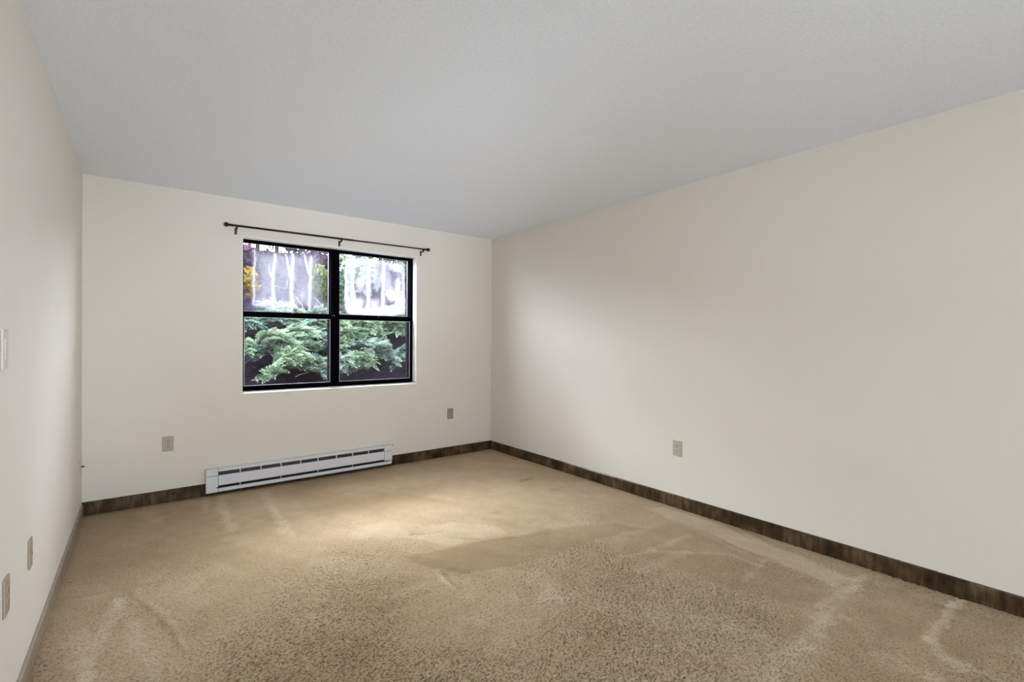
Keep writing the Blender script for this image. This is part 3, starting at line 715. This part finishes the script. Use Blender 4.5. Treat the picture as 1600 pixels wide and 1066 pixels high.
M_TWIG = pbr('pale_dry_twig', (0.085, 0.073, 0.078), 0.8, spec=0.01, noise=0.2, scale=30)

gx = np.arange(-6, 14.01, 0.10); gy = np.arange(4.9, 22.01, 0.10)
GX, GY = np.meshgrid(gx, gy); GZ = bank_z(GX, GY) + (fbm(GX * 5, GY * 5, 131, 3) - 0.5) * 0.06
I = np.arange(GX.size).reshape(GX.shape)
bank = mesh_obj('ground', np.stack([GX, GY, GZ], -1).reshape(-1, 3), np.stack([I[:-1, :-1], I[:-1, 1:], I[1:, 1:], I[1:, :-1]], -1).reshape(-1, 4), M_BANK, smooth=True)
tag(bank, kind='structure')

def frond_template(nb=11, seed=0):
    """one flat feathery spray along +x, tip at x=1; returns triangles as vertex array (n,3,3) and a per-triangle tip factor"""
    r = np.random.default_rng(seed); tris = []; tint = []
    def blade(p, d, L, wd, t):
        d = d / np.linalg.norm(d); s = np.cross(d, (0, 0, 1.0)); s /= np.linalg.norm(s) + 1e-9
        up = np.array((0, 0, 1.0)) * wd * 0.5
        m_ = p + d * L * 0.45
        tris.append((p, m_ + s * wd + up, p + d * L)); tint.append(t)
        tris.append((p, p + d * L, m_ - s * wd + up)); tint.append(t)
    for k in range(nb):
        t = (k + 0.6) / nb
        for sd in (-1, 1):
            base = np.array((t * 0.86, 0, 0.10 * math.sin(t * 2.2) - 0.16 * t * t))
            a_ = 0.95 - 0.35 * t + r.uniform(-.15, .15)
            L = (0.25 * (1 - t) ** 0.7 + 0.08) * r.uniform(0.8, 1.2)
            d = np.array((math.cos(a_), sd * math.sin(a_), r.uniform(-.15, .35)))
            for q in (0.4, 0.9):
                p = base + d * L * q * 0.75
                for s2 in (-1, 1):
                    d2 = np.array((math.cos(a_ + s2 * 0.6), sd * math.sin(a_ + s2 * 0.6) + s2 * .1, r.uniform(-.1, .5)))
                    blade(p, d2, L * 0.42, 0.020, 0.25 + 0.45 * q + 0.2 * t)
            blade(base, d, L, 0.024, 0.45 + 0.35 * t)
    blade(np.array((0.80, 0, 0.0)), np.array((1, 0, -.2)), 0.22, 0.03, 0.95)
    return np.array(tris, np.float32), np.array(tint, np.float32)
FRONDS = [frond_template(7, s) for s in range(4)]

def place_fronds(items):
    """items: (pos, direction, up, length, tint shift) -> verts, faces, tint"""
    V = []; Tn = []
    for k, (p, d, u, L, ts) in enumerate(items):
        tri, ti = FRONDS[k % 4]
        d = Vector(d).normalized(); s = Vector(u).cross(d).normalized(); u2 = d.cross(s)
        R3 = np.array((d, s, u2), np.float32)
        V.append((tri.reshape(-1, 3) * L) @ R3 + np.array(p, np.float32)); Tn.append(np.repeat(np.clip(ti * 0.85 + ts, 0, 1), 3))
    V = np.concatenate(V); return V, np.arange(len(V)).reshape(-1, 3), np.concatenate(Tn)

def juniper(px, py, reach, label, seed, mat, heading=None, n_br=9, lift=0.35, tone=0.0, spread=3.0):
    hit = bank_hit(px, py)
    if hit is None: return
    r = random.Random(seed); x, y, z = hit
    root = empty('juniper_shrub', (x, y, z - 0.02)); tag(root, label, 'shrub', 'creeping junipers on the bank')
    items = []; wood = MB()
    for k in range(n_br):
        a_ = (heading if heading is not None else -PI / 2) + (k + 0.5 - n_br / 2) / n_br * spread + r.uniform(-.15, .15)
        L = reach * r.uniform(0.65, 1.1); rise = lift * r.uniform(0.5, 1.3)
        pts = []
        for q in range(8):
            t = q / 7; xx = x + math.cos(a_ + 0.25 * math.sin(t * 3 + k)) * L * t; yy = y + math.sin(a_) * L * t * 0.85
            zz = float(bank_z(xx, yy)) + rise * (math.sin(min(t * 1.9, 2.6)) * 0.9) + 0.03
            pts.append(Vector((xx, yy, zz)))
        wood.tube(pts, [0.016 * (1 - 0.8 * q / 7) + 0.003 for q in range(8)], 5)
        for q in range(1, 8):
            dirn = (pts[q] - pts[q - 1]).normalized()
            for s in range(8 if q < 7 else 10):
                sd = Vector((-dirn.y, dirn.x, 0)); off = r.uniform(-1, 1)
                d = dirn * r.uniform(0.5, 1.0) + sd * off * 0.95 + Vector((0, 0, r.uniform(-0.05, 0.55)))
                p = pts[q - 1].lerp(pts[q], r.random())
                items.append((p, d, Vector((r.uniform(-.4, .4), r.uniform(-.6, .1), 1)), r.uniform(0.10, 0.22) * (0.75 + 0.3 * reach), tone + r.uniform(-0.34, 0.20)))
    V, Fc, Tn = place_fronds(items)
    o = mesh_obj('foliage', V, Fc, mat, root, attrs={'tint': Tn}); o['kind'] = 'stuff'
    wood.build('branches', M_BARK, root)

J = [
 (392, 520, 0.55, 'blue green juniper clump at upper left of the lower left pane', M_JUN2, -1.2, 0.30, 0.05),
 (398, 566, 0.62, 'bright green juniper clump low at the left edge of the lower left pane', M_JUN, -1.5, 0.42, 0.16),
 (442, 556, 0.75, 'grey green juniper branching across the middle of the lower left pane', M_JUN2, -0.9, 0.34, 0.08),
 (430, 592, 0.55, 'pale juniper sprays reaching right, low in the lower left pane', M_JUN, -0.4, 0.32, 0.20),
 (455, 528, 0.75, 'dark blue green juniper behind others, high in the lower left pane', M_JUN2, -0.9, 0.28, -0.08),
 (510, 545, 0.70, 'juniper reaching left from the right edge of the lower left pane', M_JUN, -2.6, 0.32, 0.08),
 (506, 590, 0.40, 'small pale juniper tuft at the lower right of the lower left pane', M_JUN2, -2.0, 0.26, 0.18),
 (462, 506, 0.65, 'yellowish green juniper along the top of the lower left pane', M_JUN, -1.4, 0.26, 0.22),
 (548, 530, 0.70, 'green juniper at upper left of the lower right pane', M_JUN, -1.3, 0.34, 0.08),
 (590, 528, 0.80, 'wide light green juniper filling the middle of the lower right pane', M_JUN, -1.5, 0.36, 0.12),
 (632, 528, 0.75, 'light green juniper at the right edge of the lower right pane', M_JUN, -1.8, 0.36, 0.14),
 (546, 562, 0.55, 'blue green juniper at the left edge of the lower right pane', M_JUN2, -1.5, 0.32, 0.10),
 (574, 582, 0.50, 'single bright juniper branch slanting low in the lower right pane', M_JUN, -2.1, 0.30, 0.20),
 (612, 562, 0.72, 'grey green juniper spreading low right in the lower right pane', M_JUN2, -1.5, 0.34, 0.10),
 (570, 505, 0.70, 'dull green juniper along the top of the lower right pane', M_JUN, -1.5, 0.28, 0.04),
 (618, 503, 0.70, 'juniper below the meeting rail at the top right pane corner', M_JUN, -1.5, 0.28, 0.06),
]
for k, (px, py, re_, lab, mt, hd, lf, tn) in enumerate(J):
    few = 'single' in lab
    juniper(px, py, re_, lab, 300 + k, mt, hd, 4 if few else 8, lf, tn, 0.9 if few else 3.2)

def leafy(name, px, py, h_, wd, label, mat, seed, group=None, n=420, leaf=0.07, cat='shrub', base=None, stem_r=0.02, y_=None, crown0=0.15):
    r = np.random.default_rng(seed)
    hit = base or bank_hit(px, py)
    if hit is None: return
    x, y, z = hit; root = empty(name, (x, y, z - 0.03)); tag(root, label, cat, group)
    # rounded crown of individual leaf blades with clumps
    cl = r.normal(0, 1, (26, 3)); cl /= np.linalg.norm(cl, axis=1)[:, None]; cl *= r.uniform(0.35, 1.0, (26, 1))
    c = cl[r.integers(0, 26, n)] + r.normal(0, 0.17, (n, 3))
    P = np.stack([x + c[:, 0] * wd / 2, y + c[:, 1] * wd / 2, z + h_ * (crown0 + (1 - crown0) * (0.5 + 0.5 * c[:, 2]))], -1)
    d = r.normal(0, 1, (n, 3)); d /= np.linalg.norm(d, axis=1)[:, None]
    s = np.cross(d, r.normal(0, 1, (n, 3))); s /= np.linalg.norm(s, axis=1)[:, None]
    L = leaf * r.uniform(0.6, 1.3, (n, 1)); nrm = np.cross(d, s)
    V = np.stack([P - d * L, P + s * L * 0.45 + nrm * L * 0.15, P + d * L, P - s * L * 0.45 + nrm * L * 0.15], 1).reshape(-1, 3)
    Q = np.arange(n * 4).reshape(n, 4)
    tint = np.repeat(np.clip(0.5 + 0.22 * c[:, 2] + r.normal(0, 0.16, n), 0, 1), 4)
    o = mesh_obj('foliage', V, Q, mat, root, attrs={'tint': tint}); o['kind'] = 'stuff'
    st = MB()
    st.tube([(x, y, z - 0.05), (x + 0.02, y, z + h_ * 0.3), (x - 0.01, y, z + h_ * 0.75)], [stem_r, stem_r * 0.8, stem_r * 0.3], 7)
    for q in range(6):
        a_ = q * 1.05 + seed; st.tube([(x, y, z + h_ * 0.2), (x + math.cos(a_) * wd * 0.2, y + math.sin(a_) * wd * 0.2, z + h_ * 0.5), (x + math.cos(a_) * wd * 0.36, y + math.sin(a_) * wd * 0.36, z + h_ * 0.85)], [stem_r * 0.5, stem_r * 0.35, stem_r * 0.12], 5)
    st.build('stem', M_BARK, root)

leafy('yellow_shrub', 383, 468, 0.50, 0.34, 'bright yellow leaved shrub at the left edge of the hazy upper pane', M_YELLOW, 1, n=420, leaf=0.055)
leafy('leafy_shrub', 509, 486, 0.72, 0.52, 'yellow green shrub at the right edge of the hazy upper left pane', M_LGREEN, 2, n=900, leaf=0.055)
leafy('leafy_shrub', 534, 488, 1.1, 0.32, 'tall narrow green shrub at left edge of the fogged upper right pane', M_JUN, 3, n=900, leaf=0.06)
leafy('leafy_shrub', 640, 452, 0.9, 0.45, 'yellow green shrub at right edge of the fogged upper right pane', M_LGREEN, 4, n=700, leaf=0.065)
leafy('purple_shrub', 387, 428, 0.50, 0.55, 'purple leaved shrub high on the bank at the left pane edge', M_PURPLE, 5, n=700, leaf=0.07)
leafy('purple_shrub', 503, 436, 0.50, 0.75, 'purple leaved shrub high on the bank beside the window mullion', M_PURPLE, 6, n=700, leaf=0.07)
leafy('purple_shrub', 641, 498, 0.9, 0.5, 'dull purple shrub at the lower right corner of the fogged pane', M_PURPLE, 7, n=600, leaf=0.06)
leafy('leafy_shrub', 563, 470, 0.8, 0.6, 'dark green shrub behind the fogged glass of the upper right pane', M_JUN, 8, n=800, leaf=0.06)

# tree row on top of the bank: sky shows between the trunks under the crowns
tr = random.Random(5)
RT_ = [(366, 'leftmost ridge tree outside, at the left edge of the hazy pane'), (402, 'ridge tree outside above the first white streak of the hazy pane'),
       (432, 'ridge tree outside above the second white streak of the hazy pane'), (460, 'ridge tree outside above the third white streak of the hazy pane'),
       (488, 'ridge tree outside above the fourth white streak of the hazy pane'), (520, 'ridge tree outside, mostly behind the black window mullion'),
       (556, 'ridge tree outside at the top left of the heavily fogged pane'), (594, 'ridge tree outside at the top middle of the heavily fogged pane'),
       (632, 'rightmost ridge tree outside, at the top right of the fogged pane')]
for k, (px, lab) in enumerate(RT_):
    v = ray(px, 400); v = v / v.y; yy = 13.5 + tr.uniform(-0.25, 0.4); xx = v.x * yy; zz = float(bank_z(xx, yy))
    leafy('ridge_tree', 0, 0, 3.2, 1.15, lab, M_TREE, 60 + k, group='trees along the ridge outside', n=2000, leaf=0.10, cat='tree', base=(xx, yy, zz), stem_r=0.06, crown0=0.02)

# dry leaves and sticks lying on the bank
r = np.random.default_rng(77); n = 5200
X = r.uniform(0.4, 6.2, n); Y = r.uniform(5.6, 13.0, n); keep = r.uniform(0, 1, n) < np.clip((Y - 5.2) / 4.0, 0.10, 1); X = X[keep]; Y = Y[keep]; n = len(X)
Z = bank_z(X, Y) + 0.02 + r.uniform(0, 0.03, n)
d = r.normal(0, 1, (n, 3)) * (1, 1, 0.45); d /= np.linalg.norm(d, axis=1)[:, None]; s = np.cross(d, (0, 0, 1)); L = r.uniform(0.02, 0.055, (n, 1)); P = np.stack([X, Y, Z], -1)
V = np.stack([P - d * L, P + s * L * 0.5 + (0, 0, 0.008), P + d * L, P - s * L * 0.5 + (0, 0, 0.008)], 1).reshape(-1, 3)
o = mesh_obj('leaf_litter', V, np.arange(n * 4).reshape(n, 4), M_LITTER, attrs={'tint': np.repeat(r.uniform(0, 1, n), 4)})
tag(o, 'dry brown leaf litter scattered over the bank outside', 'leaf litter', kind='stuff')
STICKS = [((448, 576), (482, 588), 'pale dry stick on dark mulch low in the lower left pane'),
          ((462, 595), (486, 586), 'thin stick lying below the pale stick in the lower left pane'),
          ((480, 531), (506, 540), 'dry stick on the mulch at the right of the lower left pane'),
          ((462, 467), (474, 486), 'short dry stick low between the white streaks of the hazy pane'),
          ((491, 468), (504, 484), 'dry stick leaning at lower right of the hazy upper left pane'),
          ((545, 508), (560, 515), 'pale twig above the junipers in the lower right pane')]
for p0, p1, lab in STICKS:
    a, c = bank_hit(*p0), bank_hit(*p1)
    if not a or not c: continue
    a = Vector(a) + Vector((0, 0, 0.035)); c = Vector(c) + Vector((0, 0, 0.05)); mid = (a + c) / 2
    mid.z = max(mid.z, float(bank_z(mid.x, mid.y)) + 0.03)
    o = MB().tube([a, a.lerp(mid, 0.5) + Vector((0, 0, 0.01)), mid, mid.lerp(c, 0.5) + Vector((0.01, 0, 0)), c], [0.006, 0.0055, 0.005, 0.004, 0.002], 6).build('stick', M_TWIG, None, a)
    tag(o, lab, 'stick')
